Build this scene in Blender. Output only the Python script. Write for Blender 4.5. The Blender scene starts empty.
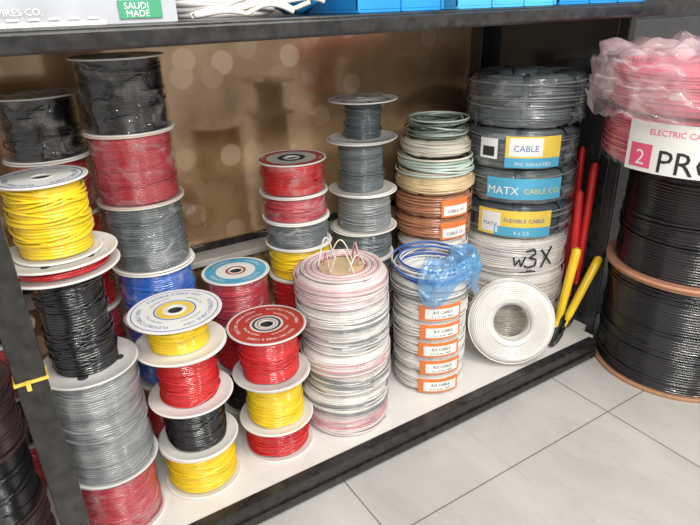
import bpy, math, random
from math import sin, cos, pi, atan2
from mathutils import Vector, Matrix, noise
random.seed(7)
scene = bpy.context.scene
scene.view_settings.view_transform = 'Standard'
scene.view_settings.exposure = 0.0
TAU = 2*pi
# ---------------------------------------------------------------- materials
def new_mat(name):
    m = bpy.data.materials.new(name); m.use_nodes = True
    nt = m.node_tree
    return m, nt, nt.nodes['Principled BSDF']

def plain(name, col, rough=0.5, metal=0.0, var=0.12, scale=12, bump=0.0, alpha=1.0, stretch=(1,1,1)):
    m, nt, b = new_mat(name)
    tc = nt.nodes.new('ShaderNodeTexCoord'); mp = nt.nodes.new('ShaderNodeMapping')
    mp.inputs['Scale'].default_value = stretch
    nz = nt.nodes.new('ShaderNodeTexNoise'); nz.inputs['Scale'].default_value = scale; nz.inputs['Detail'].default_value = 3
    rp = nt.nodes.new('ShaderNodeValToRGB')
    c = Vector(col[:3])
    rp.color_ramp.elements[0].position = 0.3; rp.color_ramp.elements[1].position = 0.7
    rp.color_ramp.elements[0].color = (*[max(0, x*(1-var)) for x in c], 1)
    rp.color_ramp.elements[1].color = (*[min(1, x*(1+var)) for x in c], 1)
    nt.links.new(tc.outputs['Object'], mp.inputs[0]); nt.links.new(mp.outputs[0], nz.inputs['Vector'])
    nt.links.new(nz.outputs['Fac'], rp.inputs[0]); nt.links.new(rp.outputs[0], b.inputs['Base Color'])
    b.inputs['Roughness'].default_value = rough; b.inputs['Metallic'].default_value = metal
    b.inputs['Alpha'].default_value = alpha
    if bump:
        bp = nt.nodes.new('ShaderNodeBump'); bp.inputs['Strength'].default_value = bump; bp.inputs['Distance'].default_value = 0.01
        nt.links.new(nz.outputs['Fac'], bp.inputs['Height']); nt.links.new(bp.outputs[0], b.inputs['Normal'])
    return m
_c = {}
def cable(name, col, var=0.25, rough=0.2):
    if name not in _c:
        m = plain('cable_'+name, col, rough, var=var, scale=1.0, stretch=(7, 7, 190))
        b = m.node_tree.nodes['Principled BSDF']
        b.inputs['Coat Weight'].default_value = .5; b.inputs['Coat Roughness'].default_value = .1
        _c[name] = m
    return _c[name]
RED = cable('red', (0.55, 0.02, 0.022)); PINKRED = cable('pinkred', (0.46, 0.05, 0.07))
BLACK = cable('black', (0.012, 0.012, 0.014), 0.3, 0.22); GREY = cable('grey', (0.22, 0.235, 0.24), .35)
SLATE = cable('slate', (0.12, 0.145, 0.155), .35)
DGREY = cable('darkgrey', (0.07, 0.09, 0.10), .35); BLUE = cable('blue', (0.025, 0.12, 0.5))
YEL = cable('yellow', (0.82, 0.58, 0.02), 0.14); WHITE = cable('white', (0.7, 0.68, 0.65), 0.18)
WPINK = cable('whitepink', (0.7, 0.6, 0.6), 0.22); CREAM = cable('cream', (0.7, 0.66, 0.56), .15)
COPPER = cable('copper', (0.45, 0.2, 0.11)); BEIGE = cable('beige', (0.66, 0.5, 0.29), .15)
GREEN = cable('green', (0.14, 0.19, 0.15)); LGREEN = cable('lightgreen', (0.5, 0.6, 0.54), .15)
BROWN = cable('brown', (0.05, 0.03, 0.03)); PINK = cable('pink', (0.74, 0.13, 0.2), .2)
PALE = cable('palered', (0.62, 0.3, 0.32), .2)
FL_W = plain('flange_white', (0.74, 0.725, 0.69), 0.25, var=.06); FL_G = plain('flange_grey', (0.58, 0.58, 0.56), 0.3)
FL_P = plain('flange_pinkish', (0.7, 0.55, 0.5), 0.35); FL_O = plain('flange_fibreboard', (0.6, 0.3, 0.19), 0.6, scale=30)
FL_WOOD = plain('flange_wood', (0.42, 0.22, 0.12), 0.7, scale=8, stretch=(1, 8, 1))
HOLE = plain('spool_bore', (0.03, 0.03, 0.035), 0.7)
L_WHITE = plain('paper_white', (0.78, 0.78, 0.75), 0.35, var=.04); L_RED = plain('print_red', (0.42, 0.04, 0.03), .35)
L_BLUE = plain('print_blue', (0.05, 0.12, 0.4), .5); L_CYAN = plain('print_cyan', (0.08, 0.38, 0.58), .4)
L_GREEN = plain('print_green', (0.05, 0.3, 0.16), .5); L_YEL = plain('print_yellow', (0.78, 0.56, 0.08), .4)
L_ORG = plain('print_orange', (0.72, 0.2, 0.05), .4); L_BLK = plain('print_black', (0.02, 0.02, 0.02), .5)
L_PINK = plain('print_pink', (0.75, 0.1, 0.2), .4)

def film_mat(name, col, lo, hi, scale=(9, 9, 30), rough=0.12, a=.42, b_=.72, bump=.7, gloss=.5, base=.045):
    m, nt, b = new_mat(name)
    tc = nt.nodes.new('ShaderNodeTexCoord'); mp = nt.nodes.new('ShaderNodeMapping'); mp.inputs['Scale'].default_value = scale
    nz = nt.nodes.new('ShaderNodeTexNoise'); nz.inputs['Scale'].default_value = 1.0; nz.inputs['Detail'].default_value = 4; nz.inputs['Distortion'].default_value = 1.0
    mr = nt.nodes.new('ShaderNodeMapRange'); mr.inputs[1].default_value = a; mr.inputs[2].default_value = b_
    mr.inputs[3].default_value = lo; mr.inputs[4].default_value = hi
    bp = nt.nodes.new('ShaderNodeBump'); bp.inputs['Strength'].default_value = bump; bp.inputs['Distance'].default_value = .01
    nt.links.new(tc.outputs['Object'], mp.inputs[0]); nt.links.new(mp.outputs[0], nz.inputs['Vector'])
    nt.links.new(nz.outputs['Fac'], mr.inputs[0])
    nt.links.new(nz.outputs['Fac'], bp.inputs['Height'])
    # thin clear sheet: transparent + tinted haze + glossy coat
    out = nt.nodes['Material Output']
    tr = nt.nodes.new('ShaderNodeBsdfTransparent'); gl = nt.nodes.new('ShaderNodeBsdfGlossy'); gl.inputs['Roughness'].default_value = rough
    lw = nt.nodes.new('ShaderNodeLayerWeight'); lw.inputs['Blend'].default_value = .5
    pw = nt.nodes.new('ShaderNodeMath'); pw.operation = 'POWER'; pw.inputs[1].default_value = 3.5
    ma = nt.nodes.new('ShaderNodeMath'); ma.operation = 'MULTIPLY_ADD'; ma.inputs[1].default_value = gloss; ma.inputs[2].default_value = base
    tl = nt.nodes.new('ShaderNodeBsdfTranslucent'); tl.inputs[0].default_value = (*col, 1)
    mt = nt.nodes.new('ShaderNodeMixShader'); mt.inputs[0].default_value = .4
    b.inputs['Base Color'].default_value = (*col, 1); b.inputs['Roughness'].default_value = .3
    for n in (b, gl): nt.links.new(bp.outputs[0], n.inputs['Normal'])
    m1 = nt.nodes.new('ShaderNodeMixShader'); m2 = nt.nodes.new('ShaderNodeMixShader')
    L = nt.links.new
    L(b.outputs[0], mt.inputs[1]); L(tl.outputs[0], mt.inputs[2])
    L(mr.outputs[0], m1.inputs[0]); L(tr.outputs[0], m1.inputs[1]); L(mt.outputs[0], m1.inputs[2])
    L(lw.outputs['Facing'], pw.inputs[0]); L(pw.outputs[0], ma.inputs[0]); L(ma.outputs[0], m2.inputs[0])
    L(m1.outputs[0], m2.inputs[1]); L(gl.outputs[0], m2.inputs[2]); L(m2.outputs[0], out.inputs[0])
    return m
FILM = film_mat('stretch_film', (.85, .85, .87), .0, .42, (14, 14, 22), rough=.08, a=.54, b_=.74, gloss=.3, bump=1.0, base=.07)  # white noise haze paints streak highlights into the wrap
FILM_B = film_mat('blue_plastic_bag', (.16, .5, .9), .45, .92, (9, 9, 9), bump=.2, rough=.15, gloss=.25, base=.06)
FILM_C = film_mat('clear_bag', (.9, .78, .8), .12, .6, (9, 9, 9), bump=.2, rough=.15, gloss=.25, base=.06)

# ---------------------------------------------------------------- mesh builder
class MB:
    def __init__(s): s.v = []; s.f = []; s.m = []; s.mats = []
    def mi(s, mat):
        if mat not in s.mats: s.mats.append(mat)
        return s.mats.index(mat)
    def grid(s, pts, mat, cu=False, cv=False):
        k = s.mi(mat); b = len(s.v); n = len(pts); w = len(pts[0])
        for r in pts: s.v.extend(r)
        for i in range(n if cu else n-1):
            i2 = (i+1) % n
            for j in range(w if cv else w-1):
                j2 = (j+1) % w
                s.f.append((b+i*w+j, b+i*w+j2, b+i2*w+j2, b+i2*w+j)); s.m.append(k)
    def lathe(s, prof, mat, seg=48, c=(0, 0, 0), closed=False):
        pts = [[(c[0]+r*cos(TAU*j/seg), c[1]+r*sin(TAU*j/seg), c[2]+z) for j in range(seg)] for r, z in prof]
        s.grid(pts, mat, cu=closed, cv=True)
    def tube(s, path, r, mat, sides=6, closed=False, cap=True):
        n = len(path); P = [Vector(p) for p in path]; rows = []
        up = Vector((0, 0, 1)); 
        for i in range(n):
            a = P[(i-1) % n] if (closed or i > 0) else P[i]; b_ = P[(i+1) % n] if (closed or i < n-1) else P[i]
            t = (b_-a).normalized()
            u = t.cross(up)
            if u.length < 1e-3: u = t.cross(Vector((1, 0, 0)))
            u.normalize(); w = u.cross(t)
            rr = r[i] if isinstance(r, (list, tuple)) else r
            rows.append([tuple(P[i]+u*rr*cos(TAU*k/sides)+w*rr*sin(TAU*k/sides)) for k in range(sides)])
        b = len(s.v); s.grid(rows, mat, cu=closed, cv=True)
        if cap and not closed:
            k = s.mi(mat)
            s.f.append(tuple(b+j for j in range(sides))); s.m.append(k)
            s.f.append(tuple(b+(n-1)*sides+j for j in reversed(range(sides)))); s.m.append(k)
    def box(s, a, b, mat):
        k = s.mi(mat); o = len(s.v)
        for z in (a[2], b[2]):
            for (x, y) in ((a[0], a[1]), (b[0], a[1]), (b[0], b[1]), (a[0], b[1])): s.v.append((x, y, z))
        for f in ((3, 2, 1, 0), (4, 5, 6, 7), (0, 1, 5, 4), (1, 2, 6, 5), (2, 3, 7, 6), (3, 0, 4, 7)):
            s.f.append(tuple(o+i for i in f)); s.m.append(k)
    def mapped(s, vf, fn, mat):
        k = s.mi(mat); o = len(s.v)
        for p in vf[0]: s.v.append(fn(p[0], p[1]))
        for f in vf[1]: s.f.append(tuple(o+i for i in f)); s.m.append(k)
    def label(s, R, th, z0, z1, width, mat, c=(0, 0), seg=12):
        pts = []
        for z in (z0, z1):
            pts.append([(c[0]+R*cos(th+(q/seg-.5)*width/R), c[1]+R*sin(th+(q/seg-.5)*width/R), z) for q in range(seg+1)])
        s.grid(pts, mat)
    def stroke(s, pts, R, th, z, size, r, mat):
        P = []
        for a, b in zip(pts[:-1], pts[1:]):
            for q in range(4): P.append((a[0]+(b[0]-a[0])*q/4, a[1]+(b[1]-a[1])*q/4))
        P.append(pts[-1])
        s.tube([(R*cos(th+x*size/R), R*sin(th+x*size/R), z+y*size) for x, y in P], r, mat, 6)
    def ctext(s, txt, R, th, z, size, mat, c=(0, 0)):
        vf, w = text_geo(txt)
        s.mapped(vf, lambda x, y: (c[0]+R*cos(th+(x-w/2)*size/R), c[1]+R*sin(th+(x-w/2)*size/R), z+y*size), mat)
    def arctext(s, txt, R, th, z, size, mat):
        vf, w = text_geo(txt)
        def fn(x, y):
            a = th-(x-w/2)*size/R; r = R+y*size
            return (r*cos(a), r*sin(a), z)
        s.mapped(vf, fn, mat)
    def obj(s, name, loc=(0, 0, 0), rot=(0, 0, 0), smooth=True, parent=None):
        me = bpy.data.meshes.new(name); me.from_pydata(s.v, [], s.f)
        for m in s.mats: me.materials.append(m)
        me.polygons.foreach_set('material_index', s.m)
        if smooth: me.polygons.foreach_set('use_smooth', [True]*len(s.f))
        me.update()
        o = bpy.data.objects.new(name, me); scene.collection.objects.link(o)
        o.location = loc; o.rotation_euler = rot
        if parent: o.parent = parent
        return o
_t = {}
def text_geo(txt):
    if txt in _t: return _t[txt]
    cu = bpy.data.curves.new('t', 'FONT'); cu.body = txt; cu.size = 1.0; cu.resolution_u = 2
    ob = bpy.data.objects.new('t', cu); scene.collection.objects.link(ob)
    bpy.context.view_layer.update()
    dg = bpy.context.evaluated_depsgraph_get(); me = ob.evaluated_get(dg).to_mesh()
    vs = [(v.co.x, v.co.y) for v in me.vertices]; fs = [tuple(p.vertices) for p in me.polygons]
    ob.evaluated_get(dg).to_mesh_clear()
    bpy.data.objects.remove(ob); bpy.data.curves.remove(cu)
    w = max((x for x, y in vs), default=1)
    _t[txt] = ((vs, fs), w); return _t[txt]

# ---------------------------------------------------------------- cable products
def winding(mb, R, z0, z1, mat, pitch=.0052, seg=64, seed=0, loose=6, bulge=0.0):
    n = max(8, int((z1-z0)/pitch*5)); a = pitch*.5; rows = []
    for i in range(n+1):
        z = z0+(z1-z0)*i/n; row = []
        for j in range(seg):
            t = TAU*j/seg
            nn = noise.noise(Vector((cos(t)*1.5+seed*3.1, sin(t)*1.5, z*22)))
            wob = .35*noise.noise(Vector((cos(t)*1.2+seed, sin(t)*1.2, z*40+5)))
            r = R-a+a*abs(cos(pi*(z/pitch+wob)+t/2)) + nn*.003 + bulge*sin(pi*i/n)
            row.append((r*cos(t), r*sin(t), z))
        rows.append(row)
    mb.grid(rows, mat, cv=True)
    rnd = random.Random(seed)
    for k in range(loose):
        zc = rnd.uniform(z0+.015, z1-.015); am = rnd.uniform(.003, min(.02, (z1-z0)*.25)); ph = rnd.uniform(0, TAU)
        path = []
        for j in range(60):
            t = TAU*j/60; z = min(z1-.003, max(z0+.003, zc+am*sin(t+ph)))
            rr = R+.0012+bulge*sin(pi*(z-z0)/(z1-z0))+.0015*sin(3*t+ph)
            path.append((rr*cos(t), rr*sin(t), z))
        mb.tube(path, pitch*.42, mat, 6, closed=True)

def flange(mb, R, z0, th, mat, bore=.016):
    mb.lathe([(bore, z0), (R-.001, z0), (R, z0+.001), (R, z0+th-.001), (R-.001, z0+th), (R-.005, z0+th), (R-.0065, z0+th-.0012), (bore+.006, z0+th-.0012), (bore+.005, z0+th), (bore, z0+th)], mat, 56, closed=True)

def film_shell(mb, R, z0, z1, mat=None, seed=0, amp=.003):
    rows = []; n = 22; seg = 80
    for i in range(n+1):
        z = z0+(z1-z0)*i/n; row = []
        for j in range(seg):
            t = TAU*j/seg
            r = R+amp*.3+amp*(1+noise.noise(Vector((cos(t)*4+seed, sin(t)*4, z*30+seed))))*.6
            row.append((r*cos(t), r*sin(t), z))
        rows.append(row)
    mb.grid(rows, mat or FILM, cv=True)

SEED = [0]
def spool(x, y, z0, z1, R, mat, wr=None, fl=None, top=None, film=False, name='cable_spool', loose=6, pitch=.0052, rot=None, jit=.003, bulge=0, th=.004):
    SEED[0] += 1; sd = SEED[0]; rnd = random.Random(sd*13)
    fl = fl or FL_W; wr = wr or R*.86; H = z1-z0-.0004
    mb = MB()
    flange(mb, R, 0, th, fl); flange(mb, R, H-th, th, fl)
    mb.lathe([(.0162, .001), (.0162, H-.001)], HOLE, 24)
    mb.lathe([(R*.38, th), (R*.38, H-th)], fl, 32)
    winding(mb, wr, th+.0008, H-th-.0008, mat, seed=sd, loose=loose, pitch=pitch, bulge=bulge)
    mb.lathe([(R*.38, H-th-.0012), (wr-.001, H-th-.001)], mat, 40)
    if film: film_shell(mb, wr+.001, th, H-th, seed=sd)
    zt = H-.0009
    if top:
        top(mb, R, zt)
    else:
        for k in range(6):
            a = TAU*k/6
            mb.lathe([(0.0, 0), (R*.075, 0)], HOLE, 12, c=(R*.72*cos(a), R*.72*sin(a), zt))
    return mb.obj(name, (x+rnd.uniform(-jit, jit), y+rnd.uniform(-jit, jit), z0), (0, 0, rot if rot is not None else rnd.uniform(0, 6)))

def ring(mb, r0, r1, z, mat): mb.lathe([(r0, z), (r1, z)], mat, 56)

def top_blue_text(mb, R, z):
    ring(mb, R*.2, R*.95, z, L_WHITE); ring(mb, R*.25, R*.4, z+.0003, L_YEL); ring(mb, R*.42, R*.45, z+.0003, L_BLUE)
    ring(mb, R*.9, R*.92, z+.0003, L_BLUE)
    for k in range(3): mb.arctext('FLEXIBLE CABLE 100Y', R*.72, TAU*k/3+.4, z+.0004, .0135, L_BLUE)
    for k in range(4): mb.arctext('450/750V PVC', R*.55, TAU*k/4, z+.0004, .009, L_GREEN)
def top_red(mb, R, z):
    ring(mb, R*.2, R*.95, z, L_RED); ring(mb, R*.24, R*.42, z+.0003, FL_G); ring(mb, R*.3, R*.36, z+.0005, HOLE)
    for k in range(3): mb.arctext('ELECTRIC WIRE & CABLE', R*.72, TAU*k/3, z+.0004, .011, L_WHITE)
    for k in range(4): mb.arctext('MADE IN KSA', R*.52, TAU*k/4, z+.0004, .009, L_WHITE)
def top_cyan(mb, R, z):
    ring(mb, R*.2, R*.95, z, L_WHITE); ring(mb, R*.58, R*.9, z+.0003, L_CYAN); ring(mb, R*.22, R*.3, z+.0003, L_RED)
    for k in range(4): mb.arctext('FLEXIBLE', R*.68, TAU*k/4, z+.0006, .014, L_WHITE)
def top_white(mb, R, z):
    ring(mb, R*.2, R*.95, z, L_WHITE); ring(mb, R*.86, R*.89, z+.0003, L_BLUE)
    for k in range(3): mb.arctext('ELECTRIC CABLE', R*.68, TAU*k/3+.9, z+.0004, .012, L_BLUE)
def top_redrim(mb, R, z):
    ring(mb, R*.2, R*.72, z, FL_G); ring(mb, R*.25, R*.4, z+.0003, HOLE); ring(mb, R*.72, R*.97, z, L_RED)
    for k in range(4): mb.arctext('CABLE', R*.8, TAU*k/4, z+.0004, .012, L_WHITE)
def top_dots(mb, R, z):
    for k in range(4):
        a = TAU*k/4
        mb.lathe([(0.0, 0), (R*.11, 0)], HOLE, 14, c=(R*.6*cos(a), R*.6*sin(a), z))

def coil(x, y, z0, h, ro, ri, mat, name='cable_coil', film=True, labels=None, pitch=.0065, bands=4, jit=.004, rot=(0, 0, 0), loc=None, bandmat=None, strands=None, loose=7, rough_=1.0):
    SEED[0] += 1; sd = SEED[0]; rnd = random.Random(sd*17)
    mb = MB(); seg = 72; w = ro-ri; rc = min(h, w)*.32
    prof = []
    def arc(cx, cz, a0, a1, n=5):
        for i in range(n): 
            a = a0+(a1-a0)*i/(n-1); prof.append((cx+rc*cos(a), cz+rc*sin(a), cos(a), sin(a)))
    def line(x0, z0_, x1, z1_, nx, nz):
        L = math.hypot(x1-x0, z1_-z0_); n = max(2, int(L/(pitch/5)))
        for i in range(1, n): prof.append((x0+(x1-x0)*i/n, z0_+(z1_-z0_)*i/n, nx, nz))
    na = max(9, int(rc*1.57/(pitch/5)))
    arc(ro-rc, rc, -pi/2, 0, na); line(ro, rc, ro, h-rc, 1, 0); arc(ro-rc, h-rc, 0, pi/2, na); line(ro-rc, h, ri+rc, h, 0, 1)
    arc(ri+rc, h-rc, pi/2, pi, 6); line(ri, h-rc, ri, rc, -1, 0); arc(ri+rc, rc, pi, 1.5*pi, 6); line(ri+rc, 0, ro-rc, 0, 0, -1)
    rows = []; s = 0; px = None; a = pitch*.5
    for (r, z, nr, nz) in prof:
        if px: s += math.hypot(r-px[0], z-px[1])
        px = (r, z); row = []
        for j in range(seg):
            t = TAU*j/seg
            wob = .5*rough_*noise.noise(Vector((cos(t)*1.2+sd, sin(t)*1.2, s*30+5)))
            d = a*(abs(cos(pi*(s/pitch+wob)+t/2))-1)+.0045*rough_*(noise.noise(Vector((cos(t)*1.3+sd*2.3, sin(t)*1.3, s*22)))-.35)
            for b in range(bands):
                db = abs((t-TAU*(b+.3)/bands+pi) % TAU-pi)
                d -= .004*math.exp(-(db/.1)**2)
            zz = z+nz*d
            row.append(((r+nr*d)*cos(t), (r+nr*d)*sin(t), max(0, min(h, zz))))
        rows.append(row)
    mb.grid(rows, mat, cu=True, cv=True)
    for k in range(loose):
        zc = rnd.uniform(.012, h-.012); am = rnd.uniform(.002, .012); ph = rnd.uniform(0, TAU); m2 = mat
        if strands and rnd.random() < .35: m2 = strands
        mb.tube([((ro+.001)*cos(TAU*j/60), (ro+.001)*sin(TAU*j/60), min(h-.004, max(.004, zc+am*sin(TAU*j/60+ph)))) for j in range(60)], .0024, m2, 6, closed=True)
    if bands and bandmat:
        for b in range(bands):
            t = TAU*(b+.3)/bands
            e = .0008
            pr = [(ro+e, rc*.5), (ro+e, h-rc*.5), (ro-rc*.5, h+0), (ri+rc*.5, h+0), (ri-e, h-rc*.5), (ri-e, rc*.5)]
            rows = [[(r*cos(t)-o*sin(t), r*sin(t)+o*cos(t), z) for (r, z) in pr] for o in (-.007, .007)]
            mb.grid(rows, bandmat)
    if film: film_shell(mb, ro+.0005, rc*.35, h-rc*.35, seed=sd, amp=.003)
    if labels: labels(mb, ro+.005, h)
    return mb.obj(name, loc or (x+rnd.uniform(-jit, jit), y+rnd.uniform(-jit, jit), z0), rot)

def loose_hank(x, y, z0, h, R, mat, n=16, wire=.003, name='loose_cable_hank', mat2=None, spread=.78):
    SEED[0] += 1; rnd = random.Random(SEED[0]*5); mb = MB()
    for k in range(n):
        zc = wire+ (h-2*wire)*(k+.5)/n; am = min(rnd.uniform(0, .014), zc-wire, h-wire-zc)
        am = max(0, am); ph = rnd.uniform(0, TAU); R2 = R*rnd.uniform(spread, 1); ox = rnd.uniform(-.008, .008); oy = rnd.uniform(-.008, .008); e = rnd.uniform(.9, 1)
        path = [(ox+R2*e*cos(TAU*j/52), oy+R2*sin(TAU*j/52), zc+am*sin(TAU*j/52+ph)) for j in range(52)]
        mb.tube(path, wire, mat2 if (mat2 and k % 4 == 1) else mat, 6, closed=True)
    return mb.obj(name, (x, y, z0))

# ================================================================= ROOM
def floor_mat():
    m, nt, b = new_mat('marble_tile')
    tc = nt.nodes.new('ShaderNodeTexCoord'); mp = nt.nodes.new('ShaderNodeMapping')
    mp.inputs['Scale'].default_value = (1/.81, 1/.81, 1); mp.inputs['Location'].default_value = (-1.383/.81, -.79/.81, 0)
    br = nt.nodes.new('ShaderNodeTexBrick'); br.offset = 0; br.inputs['Scale'].default_value = 1
    br.inputs['Brick Width'].default_value = 1; br.inputs['Row Height'].default_value = 1
    br.inputs['Mortar Size'].default_value = .0028; br.inputs['Mortar Smooth'].default_value = .1
    br.inputs['Color1'].default_value = (1, 1, 1, 1); br.inputs['Color2'].default_value = (.95, .95, .95, 1); br.inputs['Mortar'].default_value = (.42, .41, .39, 1)
    mp2 = nt.nodes.new('ShaderNodeMapping'); mp2.inputs['Rotation'].default_value = (0, 0, .5); mp2.inputs['Scale'].default_value = (3.5, 1.6, 1)
    nz = nt.nodes.new('ShaderNodeTexNoise'); nz.inputs['Scale'].default_value = 1.6; nz.inputs['Detail'].default_value = 10; nz.inputs['Roughness'].default_value = .62; nz.inputs['Distortion'].default_value = .6
    rp = nt.nodes.new('ShaderNodeValToRGB'); e = rp.color_ramp.elements
    e[0].position = .3; e[0].color = (.42, .41, .39, 1); e[1].position = .7; e[1].color = (.54, .525, .5, 1)
    nv = nt.nodes.new('ShaderNodeTexNoise'); nv.inputs['Scale'].default_value = 1.6; nv.inputs['Detail'].default_value = 4; nv.inputs['Distortion'].default_value = 1.2
    sb = nt.nodes.new('ShaderNodeMath'); sb.operation = 'SUBTRACT'; sb.inputs[1].default_value = .5
    ab = nt.nodes.new('ShaderNodeMath'); ab.operation = 'ABSOLUTE'
    rv = nt.nodes.new('ShaderNodeValToRGB'); ev = rv.color_ramp.elements
    ev[0].position = 0; ev[0].color = (.94, .935, .93, 1); ev[1].position = .012; ev[1].color = (1, 1, 1, 1)
    mx = nt.nodes.new('ShaderNodeMixRGB'); mx.blend_type = 'MULTIPLY'; mx.inputs[0].default_value = 1
    mv = nt.nodes.new('ShaderNodeMixRGB'); mv.blend_type = 'MULTIPLY'; mv.inputs[0].default_value = 1
    L = nt.links.new
    L(tc.outputs['Object'], mp.inputs[0]); L(mp.outputs[0], br.inputs['Vector'])
    L(tc.outputs['Object'], mp2.inputs[0]); L(mp2.outputs[0], nz.inputs['Vector']); L(mp2.outputs[0], nv.inputs['Vector'])
    L(nv.outputs['Fac'], sb.inputs[0]); L(sb.outputs[0], ab.inputs[0]); L(ab.outputs[0], rv.inputs[0])
    L(nz.outputs['Fac'], rp.inputs[0]); L(rp.outputs[0], mv.inputs[1]); L(rv.outputs[0], mv.inputs[2])
    L(mv.outputs[0], mx.inputs[1]); L(br.outputs['Color'], mx.inputs[2])
    L(mx.outputs[0], b.inputs['Base Color']); b.inputs['Roughness'].default_value = .22
    return m
mb = MB(); mb.box((-2.5, -2.5, -.05), (4, 2.3, 0), floor_mat()); mb.obj('floor', smooth=False)
WALL = plain('wall_paint_dark', (.1, .1, .1), .8)
mb = MB(); mb.box((-2.5, 1.8, 0), (4, 1.86, 2.8), WALL); mb.obj('wall_back', smooth=False)

# ---- cabinet
def panel_mat():
    m, nt, b = new_mat('bronze_back_panel')
    L = nt.links.new
    tc = nt.nodes.new('ShaderNodeTexCoord')
    sx = nt.nodes.new('ShaderNodeSeparateXYZ'); cx = nt.nodes.new('ShaderNodeCombineXYZ')
    L(tc.outputs['Object'], sx.inputs[0]); L(sx.outputs[0], cx.inputs[0]); L(sx.outputs[2], cx.inputs[1])
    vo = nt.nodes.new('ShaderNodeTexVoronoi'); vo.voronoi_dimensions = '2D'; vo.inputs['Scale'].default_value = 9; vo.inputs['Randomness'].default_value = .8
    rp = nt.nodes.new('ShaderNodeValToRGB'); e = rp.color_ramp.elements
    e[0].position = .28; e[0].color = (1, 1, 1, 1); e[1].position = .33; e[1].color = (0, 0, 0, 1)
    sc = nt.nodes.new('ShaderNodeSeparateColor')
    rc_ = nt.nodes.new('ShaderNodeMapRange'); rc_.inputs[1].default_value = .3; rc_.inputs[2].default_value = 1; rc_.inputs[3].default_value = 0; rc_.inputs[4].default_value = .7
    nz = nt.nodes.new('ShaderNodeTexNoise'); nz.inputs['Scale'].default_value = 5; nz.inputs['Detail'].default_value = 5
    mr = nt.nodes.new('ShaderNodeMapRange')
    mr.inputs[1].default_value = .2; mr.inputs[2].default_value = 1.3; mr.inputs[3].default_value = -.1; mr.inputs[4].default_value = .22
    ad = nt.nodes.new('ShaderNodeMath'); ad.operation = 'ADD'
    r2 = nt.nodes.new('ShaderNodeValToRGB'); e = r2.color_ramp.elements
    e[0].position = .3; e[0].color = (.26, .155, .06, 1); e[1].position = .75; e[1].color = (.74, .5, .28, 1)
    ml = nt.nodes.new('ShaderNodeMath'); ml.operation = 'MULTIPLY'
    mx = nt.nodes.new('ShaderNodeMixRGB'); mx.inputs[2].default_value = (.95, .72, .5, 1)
    L(cx.outputs[0], vo.inputs['Vector']); L(tc.outputs['Object'], nz.inputs['Vector'])
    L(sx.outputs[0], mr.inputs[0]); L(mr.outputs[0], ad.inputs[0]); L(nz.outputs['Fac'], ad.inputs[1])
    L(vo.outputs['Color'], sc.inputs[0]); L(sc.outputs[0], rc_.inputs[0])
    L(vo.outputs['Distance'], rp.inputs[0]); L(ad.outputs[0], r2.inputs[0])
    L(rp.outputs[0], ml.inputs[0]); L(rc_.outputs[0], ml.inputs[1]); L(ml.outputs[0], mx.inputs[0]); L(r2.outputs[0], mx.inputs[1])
    L(mx.outputs[0], b.inputs['Base Color']); b.inputs['Roughness'].default_value = .12; b.inputs['Metallic'].default_value = .35
    b.inputs['Coat Weight'].default_value = .6; b.inputs['Coat Roughness'].default_value = .03
    return m
FRAME = plain('painted_black_metal', (.022, .021, .021), .22, var=.5, scale=40)
BOARD = plain('white_melamine', (.7, .69, .66), .3, var=.05)
DPANEL = plain('dark_side_glass', (.04, .042, .045), .08)
cab = bpy.data.objects.new('display_cabinet', None); scene.collection.objects.link(cab)
def part(name, a, b, mat, bev=.003, par=None):
    m = MB(); m.box(a, b, mat); o = m.obj(name, smooth=False, parent=par or cab)
    if bev:
        bv = o.modifiers.new('b', 'BEVEL'); bv.width = bev; bv.segments = 2
    return o
XL, XR = -.62, 1.67
part('base_board', (XL, 1.095, .04), (XR, 1.74, .06), BOARD, .0005)
part('base_board_front', (XL, 1.035, .04), (1.63, 1.0949, .06), BOARD, .0005)
part('base_rail', (XL, 1.0, .0), (1.605, 1.034, .066), FRAME)
part('base_rail_lip', (XL, .992, .008), (1.60, .9995, .03), FRAME)
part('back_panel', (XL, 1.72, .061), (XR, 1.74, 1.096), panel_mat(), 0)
part('back_ledge', (XL, 1.63, .42), (XR-.06, 1.719, .44), BOARD)
part('back_ledge_trim', (XL, 1.70, .441), (XR-.06, 1.719, .462), FRAME)
part('top_shelf', (XL, 1.0, 1.097), (XR, 1.74, 1.133), FRAME)
part('top_shelf_edge', (XL, .99, 1.100), (XR, .9995, 1.128), FRAME, .004)
part('front_post', (-.066, 1.0, .067), (-.016, 1.034, 1.0965), FRAME)
part('end_post_front', (XR+.0005, 1.105, 0), (XR+.03, 1.14, 1.133), FRAME)
part('end_post_back', (XR-.05, 1.66, .061), (XR, 1.719, 1.0965), FRAME)
part('end_panel', (XR+.0005, 1.1405, 0), (XR+.012, 1.74, 1.133), DPANEL)
part('end_panel_lower', (XR+.0005, 1.068, 0), (XR+.012, 1.1045, .715), DPANEL)
m = MB(); zt = .57
m.box((-.0685, .9965, zt), (-.0135, 1.0365, zt+.005), L_YEL); m.box((-.05, .987, zt-.008), (-.043, .9964, zt+.008), L_YEL)
m.obj('cable_tie', smooth=False, parent=cab)
# made-up dark cabinet, added to darken the lit gap behind the reels
nb = bpy.data.objects.new('dark_filler_cabinet', None); scene.collection.objects.link(nb)
part('carcass', (1.71, 1.18, 0), (2.75, 1.74, 1.13), FRAME, .004, nb)
for k in range(2):
    part('door_leaf_%d' % (k+1), (1.73+.505*k, 1.165, .06), (2.225+.505*k, 1.1795, 1.08), DPANEL, .003, nb)
    part('handle_%d' % (k+1), (2.19+.07*k, 1.145, .55), (2.205+.07*k, 1.1645, .7), FL_G, .003, nb)

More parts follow.
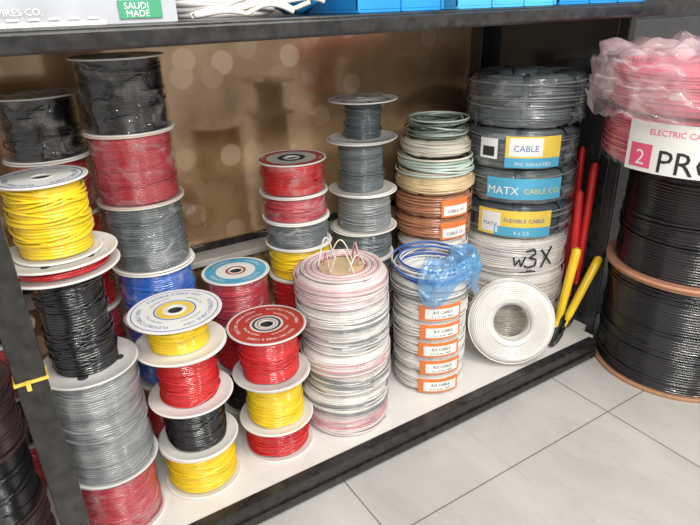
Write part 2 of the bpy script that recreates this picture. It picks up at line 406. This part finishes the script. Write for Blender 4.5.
# ================================================================= SPOOL STACKS
B = .0605
x, y = .06, 1.165
spool(x, y, B, .226, .098, PINKRED, film=True)
spool(x, y, .2262, .486, .1, GREY, wr=.09, film=True, loose=10, fl=FL_G, top=top_dots)
mb = MB(); winding(mb, .062, 0, .2195, BLACK, seed=91, loose=14, pitch=.006); mb.lathe([(.03, .218), (.061, .219)], BLACK); mb.lathe([(.03, 0), (.03, .219)], HOLE); mb.lathe([(.03, .0), (.061, .0)], BLACK)
mb.obj('cable_roll', (x, y, .4865))
spool(x, y, .7065, .738, .108, RED, wr=.088, loose=2)
spool(x-.002, y, .7385, .884, .08, YEL, wr=.064, top=top_white, loose=16, bulge=.004, rot=.6, pitch=.006)
x, y = .105, 1.51
zs = [B, .2, .33, .46, .585, .715, .85, .99]
for i, m in enumerate([RED, GREY, PINKRED, RED, RED, PINKRED, BLACK]):
    spool(x, y, zs[i]+.0001, zs[i+1], .095, m, film=i > 4, wr=.082)
x, y = -.11, 1.43
zs = [B, .2, .34, .48, .62, .74]
for i, m in enumerate([RED, BLACK, PINKRED, BLACK, RED]):
    spool(x, y, zs[i]+.0001, zs[i+1], .095, m, wr=.082, fl=FL_G)
x, y = .276, 1.395
zs = [B, .25, .43, .58, .745, .907, 1.066]
for i, m in enumerate([RED, BLUE, BLUE, SLATE, PINKRED, BLACK]):
    spool(x, y, zs[i]+.0001, zs[i+1], .1, m, film=True, wr=.088, fl=FL_P if i == 4 else FL_W, loose=4)
x, y = .262, 1.18
spool(x, y, B, .18, .097, YEL, wr=.082)
spool(x, y, .1802, .311, .098, BLACK, wr=.07)
spool(x, y, .3112, .453, .1, RED, wr=.067)
spool(x-.002, y, .4532, .539, .104, YEL, wr=.066, top=top_blue_text, rot=-1.2)
x, y = .475, 1.185
spool(x, y, B, .15, .098, RED, wr=.082)
spool(x, y, .1502, .29, .099, YEL, wr=.072)
spool(x, y, .2902, .428, .1, RED, wr=.074, top=top_red, rot=.3, fl=FL_G)
x, y = .49, 1.41
for z0, z1, m in ((B, .2, BLACK), (.2002, .345, RED)): spool(x, y, z0, z1, .093, m)
spool(x, y, .3452, .487, .094, PINKRED, wr=.083, top=top_cyan, film=True)
x, y = .69, 1.415
zs = [B, .18, .31, .43, .528, .605, .68, .772]
for i, m in enumerate([BLACK, RED, RED, YEL, SLATE, PINKRED, RED]):
    spool(x, y, zs[i]+.0001, zs[i+1], .096, m, wr=.086, film=i > 3, top=top_redrim if i == 6 else None, jit=.005)
x, y = .915, 1.405
zs = [B, .2, .32, .44, .526, .645, .797, .909]
for i, m in enumerate([BLACK, GREY, DGREY, SLATE, GREY, SLATE, DGREY]):
    spool(x, y, zs[i]+.0001, zs[i+1], .1 if i > 3 else .097, m, wr=[.085, .085, .085, .088, .08, .066, .052][i], fl=FL_W if i != 6 else FL_G, jit=.004)
# ================================================================= COILS
x, y = .70, 1.185
hs = [.06, .062, .068, .062, .07, .062, .076]; z = B
for i, h in enumerate(hs):
    coil(x, y, z, h, .119+.004*(i % 2)+.004*(i == 6), .062, [WPINK, WHITE, WHITE, WHITE, WHITE, WHITE, WPINK][i], strands=[PALE, GREY, GREY, PALE, GREY, GREY, PALE][i], jit=.006, pitch=.0055, bands=3, loose=10)
    z += h+.0003
mb = MB()
for k in range(7):
    a = k*1.05; pts = []
    for q in range(22):
        u = q/21; pts.append((.045*cos(a)+(u-.5)*.06*cos(a+1.3), .045*sin(a)+(u-.5)*.06*sin(a+1.3), .004+.07*sin(pi*u)*(0.5+.5*((k*37) % 5)/4)))
    mb.tube(pts, .002, [PALE, CREAM, WHITE][k % 3], 6)
for k in range(9):
    mb.tube([((.066+.005*k)*cos(TAU*j/60), (.066+.005*k)*sin(TAU*j/60), .0028+.0008*sin(3*TAU*j/60+k)) for j in range(60)], .0024, [PALE, WPINK, WHITE][k % 3], 6, closed=True)
mb.lathe([(.0, 0.001), (.06, 0.001)], BEIGE, 40)
mb.obj('loose_cable_ends', (x, y, z+.001))
# S8
x, y = 1.01, 1.19
TH = atan2(-y, -x)
def lab_orange(dth=0.0):
    def f(mb, R, h):
        t = TH+dth
        mb.label(R, t, h*.1, h*.9, .13, L_ORG); mb.label(R+.0005, t+.04, h*.2, h*.72, .105, L_WHITE)
        mb.ctext('R/S CABLE', R+.001, t+.04, h*.47, .013, L_BLK); mb.ctext('2 x 1.5 mm  450V', R+.001, t+.04, h*.26, .009, L_BLK)
    return f
z = B
for i in range(5):
    h = .062; coil(x, y, z, h, .108, .05, WHITE, labels=lab_orange(.3+.06*(i % 2)), jit=.003, pitch=.0055, film=False); z += h+.0003
coil(x, y, z, .055, .12, .06, WHITE, film=False, pitch=.006, strands=GREY); z += .0553
loose_hank(x, y, z, .045, .12, WHITE, 14, .003, mat2=BLUE)
mb = MB(); rows = []
for i in range(56):
    u = i/55; row = []
    for j in range(100):
        t = TH-.25+2.4*j/99
        if u < .35: r = .05+(u/.35)*.06; zz = .058+.006*sin(u*20)
        else:
            q = (u-.35)/.65; r = .11+.028*sin(min(1, q*2.2)*pi/2)-.008*q; zz = .058-.12*q**1.2*(.7+.3*sin(t*5))
        d = .016*noise.noise(Vector((t*3.0, u*5, 3)))+.009*noise.noise(Vector((t*9+u*6, u*10, 9)))
        r2 = r+max(0, d)+.004; row.append((r2*cos(t), r2*sin(t), zz+abs(d)*.9))
    rows.append(row)
mb.grid(rows, FILM_B); o = mb.obj('blue_plastic_bag', (x, y, z))
# S9
x, y = 1.195, 1.405
TH9 = atan2(-y, -x)
z = B
for i in range(5):
    h = .077; coil(x, y, z, h, .115, .05, WHITE, film=False); z += h+.0003
def lab9(mb, R, h):
    mb.label(R, TH9+.6, h*.12, h*.88, .1, L_ORG); mb.label(R+.0005, TH9+.62, h*.2, h*.62, .09, L_WHITE)
    mb.ctext('CABLE 2.5', R+.001, TH9+.6, h*.32, .014, L_BLK)
for i in range(2):
    h = .075; coil(x, y, z, h, .122, .05, COPPER, labels=lab9, pitch=.0075, film=False); z += h+.0003
coil(x, y, z, .062, .125, .06, BEIGE, film=False, pitch=.006); z += .0625
loose_hank(x, y, z, .055, .122, LGREEN, 18, .0035, mat2=CREAM, spread=.85); z += .0555
coil(x, y, z, .05, .108, .05, CREAM, film=False, strands=LGREEN); z += .0505
loose_hank(x, y, z, .06, .105, GREEN, 26, .003, mat2=LGREEN, spread=.6)
# S10 big coils
x, y = 1.478, 1.305
TH10 = atan2(-y, -x)
def scrib(mb, R, h):
    z = h*.28; t = TH10; s = .06; r = .0032; R -= .001
    mb.stroke([(-.1, .95), (.35, 1.05), (.45, .8), (.1, .58), (.5, .45), (.45, .1), (.05, 0), (-.15, .12)], R, t+.3, z, s, r, L_BLK)
    mb.stroke([(0, 1), (.7, .05)], R, t+.55, z, s, r, L_BLK); mb.stroke([(.65, 1.1), (.05, -.05)], R, t+.55, z, s, r, L_BLK)
    mb.stroke([(0, .6), (.1, .1), (.3, .5), (.42, .05), (.62, .65)], R, t+.06, z, s, r*.8, L_BLK)
    mb.stroke([(0, -.2), (.5, -.25)], R, t+.3, z, s, r*.8, L_BLK)
z = B
for i, h in enumerate([.125, .125, .13]):
    coil(x, y, z, h, .178, .09, CREAM if i == 0 else WHITE, pitch=.0075, film=True, labels=scrib if i == 2 else None, bands=5); z += h+.0003
def lab10a(mb, R, h):
    mb.label(R, TH10+.25, h*.12, h*.88, .17, L_YEL); mb.label(R+.0005, TH10+.12, h*.4, h*.84, .1, L_WHITE); mb.label(R+.0006, TH10+.25, h*.12, h*.36, .17, L_CYAN)
    mb.label(R+.0007, TH10-.5, h*.3, h*.8, .06, L_WHITE); mb.label(R+.0009, TH10-.5, h*.36, h*.6, .04, L_BLK)
    mb.ctext('CABLE', R+.001, TH10+.12, h*.52, .026, L_BLUE); mb.ctext('PVC INSULATED', R+.001, TH10+.25, h*.17, .015, L_WHITE)
def lab10b(mb, R, h):
    mb.label(R, TH10+.12, h*.22, h*.82, .24, L_CYAN)
    mb.ctext('MATX', R+.001, TH10-.24, h*.36, .036, L_WHITE); mb.ctext('CABLE CO.', R+.001, TH10+.42, h*.4, .024, L_YEL)
def lab10c(mb, R, h):
    mb.label(R, TH10-.02, h*.12, h*.88, .24, L_YEL); mb.label(R+.0005, TH10-.42, h*.2, h*.8, .065, L_WHITE); mb.label(R+.0006, TH10+.14, h*.12, h*.4, .18, L_CYAN)
    mb.ctext('MATX', R+.001, TH10-.42, h*.38, .018, L_BLUE); mb.ctext('FLEXIBLE CABLE', R+.001, TH10+.16, h*.54, .018, L_BLUE); mb.ctext('4 x 2.5', R+.001, TH10+.12, h*.18, .018, L_WHITE)
for i, (h, lb) in enumerate(((.112, lab10c), (.112, lab10b), (.125, lab10a), (.155, None))):
    coil(x, y, z, h, .18+.004*(i == 3), .085, [DGREY, SLATE, SLATE, SLATE][i], pitch=.0085, film=True, labels=lb, bands=7, bandmat=DGREY, jit=.006, strands=GREY); z += h+.0003
tilt = math.radians(74)
o = coil(0, 0, 0, .07, .135, .055, WHITE, pitch=.0065, loc=(0, 0, 0), bands=0, film=False, rough_=.5, loose=4)
d = Vector((-.6, -.8, 0)).normalized()
o.rotation_euler = (tilt, 0, atan2(d.y, d.x)+pi/2)
o.location = (1.30, 1.135, .0605+.135*sin(tilt)+.001)

# ================================================================= BOLT CUTTERS
YP = plain('yellow_grip', (.82, .55, .02), .3); RP = plain('red_tool_paint', (.6, .02, .02), .25); STEEL = plain('dark_steel', (.06, .06, .065), .4, .6)
def cutter(name, base, t1, t2, mat, r=.009, arm=.3):
    mb = MB(); b = Vector(base)
    for s_, t in ((1, t1), (-1, t2)):
        t = Vector(t); dv = t-b
        side = (Vector(t1)-Vector(t2)).normalized()*.014*s_
        mb.tube([b+dv*.04, b+dv*.12+side, b+dv*(arm-.08)+side], [.007, .010, .008], STEEL, 10)
        mb.tube([b+dv*(arm-.12)+side, b+dv*arm+side*.8, b+dv*(arm+.06)+side*.5, b+dv*.9, t-dv*.02, t], [.007, .008, r, r*1.15, r*1.1, r*.6], mat, 12)
    n = (Vector(t1)-b).cross(Vector(t2)-b).normalized()
    up = ((Vector(t1)+Vector(t2))/2-b).normalized(); sd = up.cross(n)
    for s in (-1, 1):
        mb.tube([b+up*.06+sd*.006*s, b+up*.035+sd*.016*s, b+up*.012+sd*.017*s, b-up*.012+sd*.012*s, b-up*.035+sd*.002*s], [.008, .011, .012, .009, .003], STEEL, 8)
    mb.tube([b+up*.03-n*.016, b+up*.03+n*.016], .008, STEEL, 10)
    mb.tube([b+up*.062-n*.014, b+up*.062+n*.014], .006, STEEL, 10)
    return mb.obj(name)
cutter('bolt_cutter', (1.458, 1.062, .100), (1.52, 1.07, .41), (1.648, 1.07, .345), YP, .013, .22)
cutter('bolt_cutter', (1.60, 1.12, .1), (1.575, 1.13, .58), (1.635, 1.13, .66), RP, .012, .3)
cutter('bolt_cutter', (1.642, 1.175, .1), (1.61, 1.19, .60), (1.65, 1.195, .70), RP, .010, .3)

# ================================================================= RIGHT REELS
def reel(x, y, z0, z1, R, wr, mat, fl, th=.012):
    SEED[0] += 1; mb = MB(); H = z1-z0
    flange(mb, R, 0, th, fl, bore=.03); flange(mb, R, H-th, th, fl, bore=.03)
    mb.lathe([(.0302, .001), (.0302, H-.001)], HOLE, 24)
    winding(mb, wr, th+.001, H-th-.001, mat, pitch=.0085, seg=96, seed=SEED[0], loose=7)
    return mb.obj('cable_reel', (x, y, z0))
reel(1.805, .85, 0, .37, .25, .236, BLACK, FL_WOOD)
reel(1.79, .85, .3705, .725, .245, .218, BLACK, FL_O, .009)
x, y = 1.66, .81; THR = atan2(-y, -x)
def labpro(mb, R, h):
    mb.label(R, THR-.2, h*.08, h*.92, .27, L_WHITE, seg=24); mb.ctext('PRO', R+.001, THR-.1, h*.12, .08, L_BLK)
    mb.label(R+.0008, THR-.54, h*.15, h*.55, .06, L_PINK); mb.ctext('2', R+.0016, THR-.54, h*.2, .055, L_WHITE)
    mb.ctext('ELECTRIC CABLE', R+.001, THR-.2, h*.72, .02, L_PINK)
coil(x, y, .7258, .15, .264, .13, PINK, pitch=.009, labels=labpro, loose=8)
coil(x-.015, y-.005, .8764, .12, .266, .12, PINK, pitch=.009, loose=8)
mb = MB(); rows = []
for i in range(60):
    u = i/59; row = []
    for j in range(170):
        t = TAU*j/170
        if u < .35: r = .02+u/.35*.24; zz = .135
        else: q = (u-.35)/.65; r = .27+.014*sin(q*pi); zz = .135-.15*q
        lobe = .045*math.exp(-((t-2.62)/.4)**2)*min(1, u*2)
        d = .026*noise.noise(Vector((cos(t)*3, sin(t)*3, u*5)))+.014*noise.noise(Vector((cos(t)*9, sin(t)*9, u*12)))+.004*noise.noise(Vector((cos(t)*20, sin(t)*20, u*24)))
        r = r+abs(d)+.004+lobe; row.append((r*cos(t), r*sin(t), zz+abs(d)*1.6))
    rows.append(row)
mb.grid(rows, FILM_C, cv=True); mb.obj('clear_plastic_bag', (x-.015, y-.005, .8764))
loose_hank(x+.1, y-.04, 1.06, .06, .12, BLUE, 12, .008, name='blue_cable_hank')

# ================================================================= LEFT BAY
for z0, z1, m in ((B, .22, BROWN), (.2202, .38, BLACK), (.3802, .52, BROWN)):
    spool(-.18, 1.16, z0, z1, .1, m, fl=BROWN, wr=.092)

# ================================================================= ON TOP OF SHELF
T = 1.1335
BOX = plain('printed_carton', (.42, .44, .48), .6)
mb = MB(); mb.box((-.35, 1.04, 0), (.315, 1.36, .16), BOX)
mb.box((-.352, 1.037, 0), (.2, 1.0395, .006), L_WHITE)
mb.box((.222, 1.037, .007), (.29, 1.0395, .034), L_GREEN)
def flat(mb, txt, xx, yy, zz, size, mat):
    vf, w = text_geo(txt); mb.mapped(vf, lambda a, b: (xx+a*size, yy, zz+b*size), mat)
flat(mb, 'SAUDI', .23, 1.0365, .021, .014, L_WHITE); flat(mb, 'MADE', .232, 1.0365, .0095, .014, L_WHITE)
flat(mb, 'CABLES & WIRES CO.', -.02, 1.0365, .016, .014, L_WHITE)
for q in range(9):
    xx = -.05+.028*q; mb.box((xx, 1.0366, .009), (xx+.016, 1.0369, .012), L_WHITE)
mb.obj('cardboard_box', (0, 0, T), smooth=False)
loose_hank(.45, 1.2, T, .035, .11, WHITE, 5, .006, name='white_cable_hank', spread=.9)
mb = MB()
for k, (x0, x1) in enumerate(((.335, .52), (.36, .56), (.34, .6))):
    mb.tube([(x0+(x1-x0)*q/30, 1.02+.012*k+.006*sin(q*.35+k), .0065+.010*k*sin(pi*q/30)+.018*abs(sin(q*.21+k))*(q/30)) for q in range(31)], .0042, [WHITE, CREAM, WHITE][k], 8)
mb.obj('white_power_cord', (0, 0, T+.001))
BL = plain('blue_plastic', (.02, .27, .66), .3); BL2 = plain('blue_plastic_light', (.08, .45, .78), .3)
def tray(x0, x1, y0, y1, h, mat):
    mb = MB(); mb.box((x0, y0, 0), (x1, y1, .006), mat)
    for a, b in (((x0, y0), (x1, y0+.005)), ((x0, y1-.005), (x1, y1)), ((x0, y0), (x0+.005, y1)), ((x1-.005, y0), (x1, y1))):
        mb.box((a[0], a[1], .0061), (b[0], b[1], h), mat)
    mb.box((x0-.006, y0-.008, h-.012), (x1+.006, y0-.0005, h), mat)
    n = int((x1-x0)/.09)
    for k in range(n+1):
        xx = x0+(x1-x0)*k/n*.98; mb.box((xx, y0-.004, .001), (xx+.006, y0-.0004, h-.0125), mat)
    o = mb.obj('storage_tray', (0, 0, T), smooth=False); bv = o.modifiers.new('b', 'BEVEL'); bv.width = .001
tray(.68, .90, 1.05, 1.3, .09, BL); tray(.925, 1.24, 1.03, 1.3, .09, BL2); tray(1.265, 1.62, 1.04, 1.3, .09, BL)
mb = MB(); rows = []
for i in range(24):
    u = i/23; row = []
    for j in range(30):
        v = TAU*j/30; k = sin(pi*min(.98, max(.02, u)))**.5
        d = 1+.25*noise.noise(Vector((u*6, cos(v)*1.5, sin(v)*1.5)))
        row.append((.572+u*.09, 1.2+.1*k*cos(v)*d, max(.001, .045+.045*k*sin(v)*d)))
    rows.append(row)
mb.grid(rows, BL, cv=True); mb.obj('blue_poly_pouch', (0, 0, T))

# ================================================================= LIGHT
w = bpy.data.worlds.new('w'); scene.world = w; w.use_nodes = True
w.node_tree.nodes['Background'].inputs[0].default_value = (1, .97, .93, 1); w.node_tree.nodes['Background'].inputs[1].default_value = .72
def area(name, loc, target, sx, sy, e, col=(1, .97, .92)):
    l = bpy.data.lights.new(name, 'AREA'); l.shape = 'RECTANGLE'; l.size = sx; l.size_y = sy; l.energy = e; l.color = col
    o = bpy.data.objects.new(name, l); scene.collection.objects.link(o); o.location = loc
    o.rotation_euler = (Vector(target)-Vector(loc)).to_track_quat('-Z', 'Y').to_euler()
area('ceiling_or_fill_light', (.9, -.3, 2.7), (.9, 1.0, .2), 1.8, .2, 48)
area('ceiling_or_fill_light', (-.3, -1.6, 2.3), (.6, 1.3, .5), 1.6, .25, 64)  # front fill lamp, added to brighten the interior the top shelf shades
area('ceiling_or_fill_light', (1.6, -1.2, 1.9), (1.2, 1.3, .5), .4, .4, 16)  # smaller front fill, added and aimed into the shelf

# ================================================================= CAMERA
d1 = Vector((.845, -.242, .477)).normalized(); d2 = Vector((-.534, -.331, .778)); d2 = (d2-d1*d2.dot(d1)).normalized(); d3 = d1.cross(d2)
R = Vector((d1.x, d2.x, d3.x)); D = Vector((d1.y, d2.y, d3.y)); F = Vector((d1.z, d2.z, d3.z))
M = Matrix(((R.x, -D.x, -F.x, 0), (R.y, -D.y, -F.y, 0), (R.z, -D.z, -F.z, 1.15), (0, 0, 0, 1)))
cd = bpy.data.cameras.new('camera'); cam = bpy.data.objects.new('camera', cd); scene.collection.objects.link(cam)
cam.matrix_world = M; cd.sensor_width = 36; cd.lens = 575/700*36; cd.clip_start = .02
scene.camera = cam
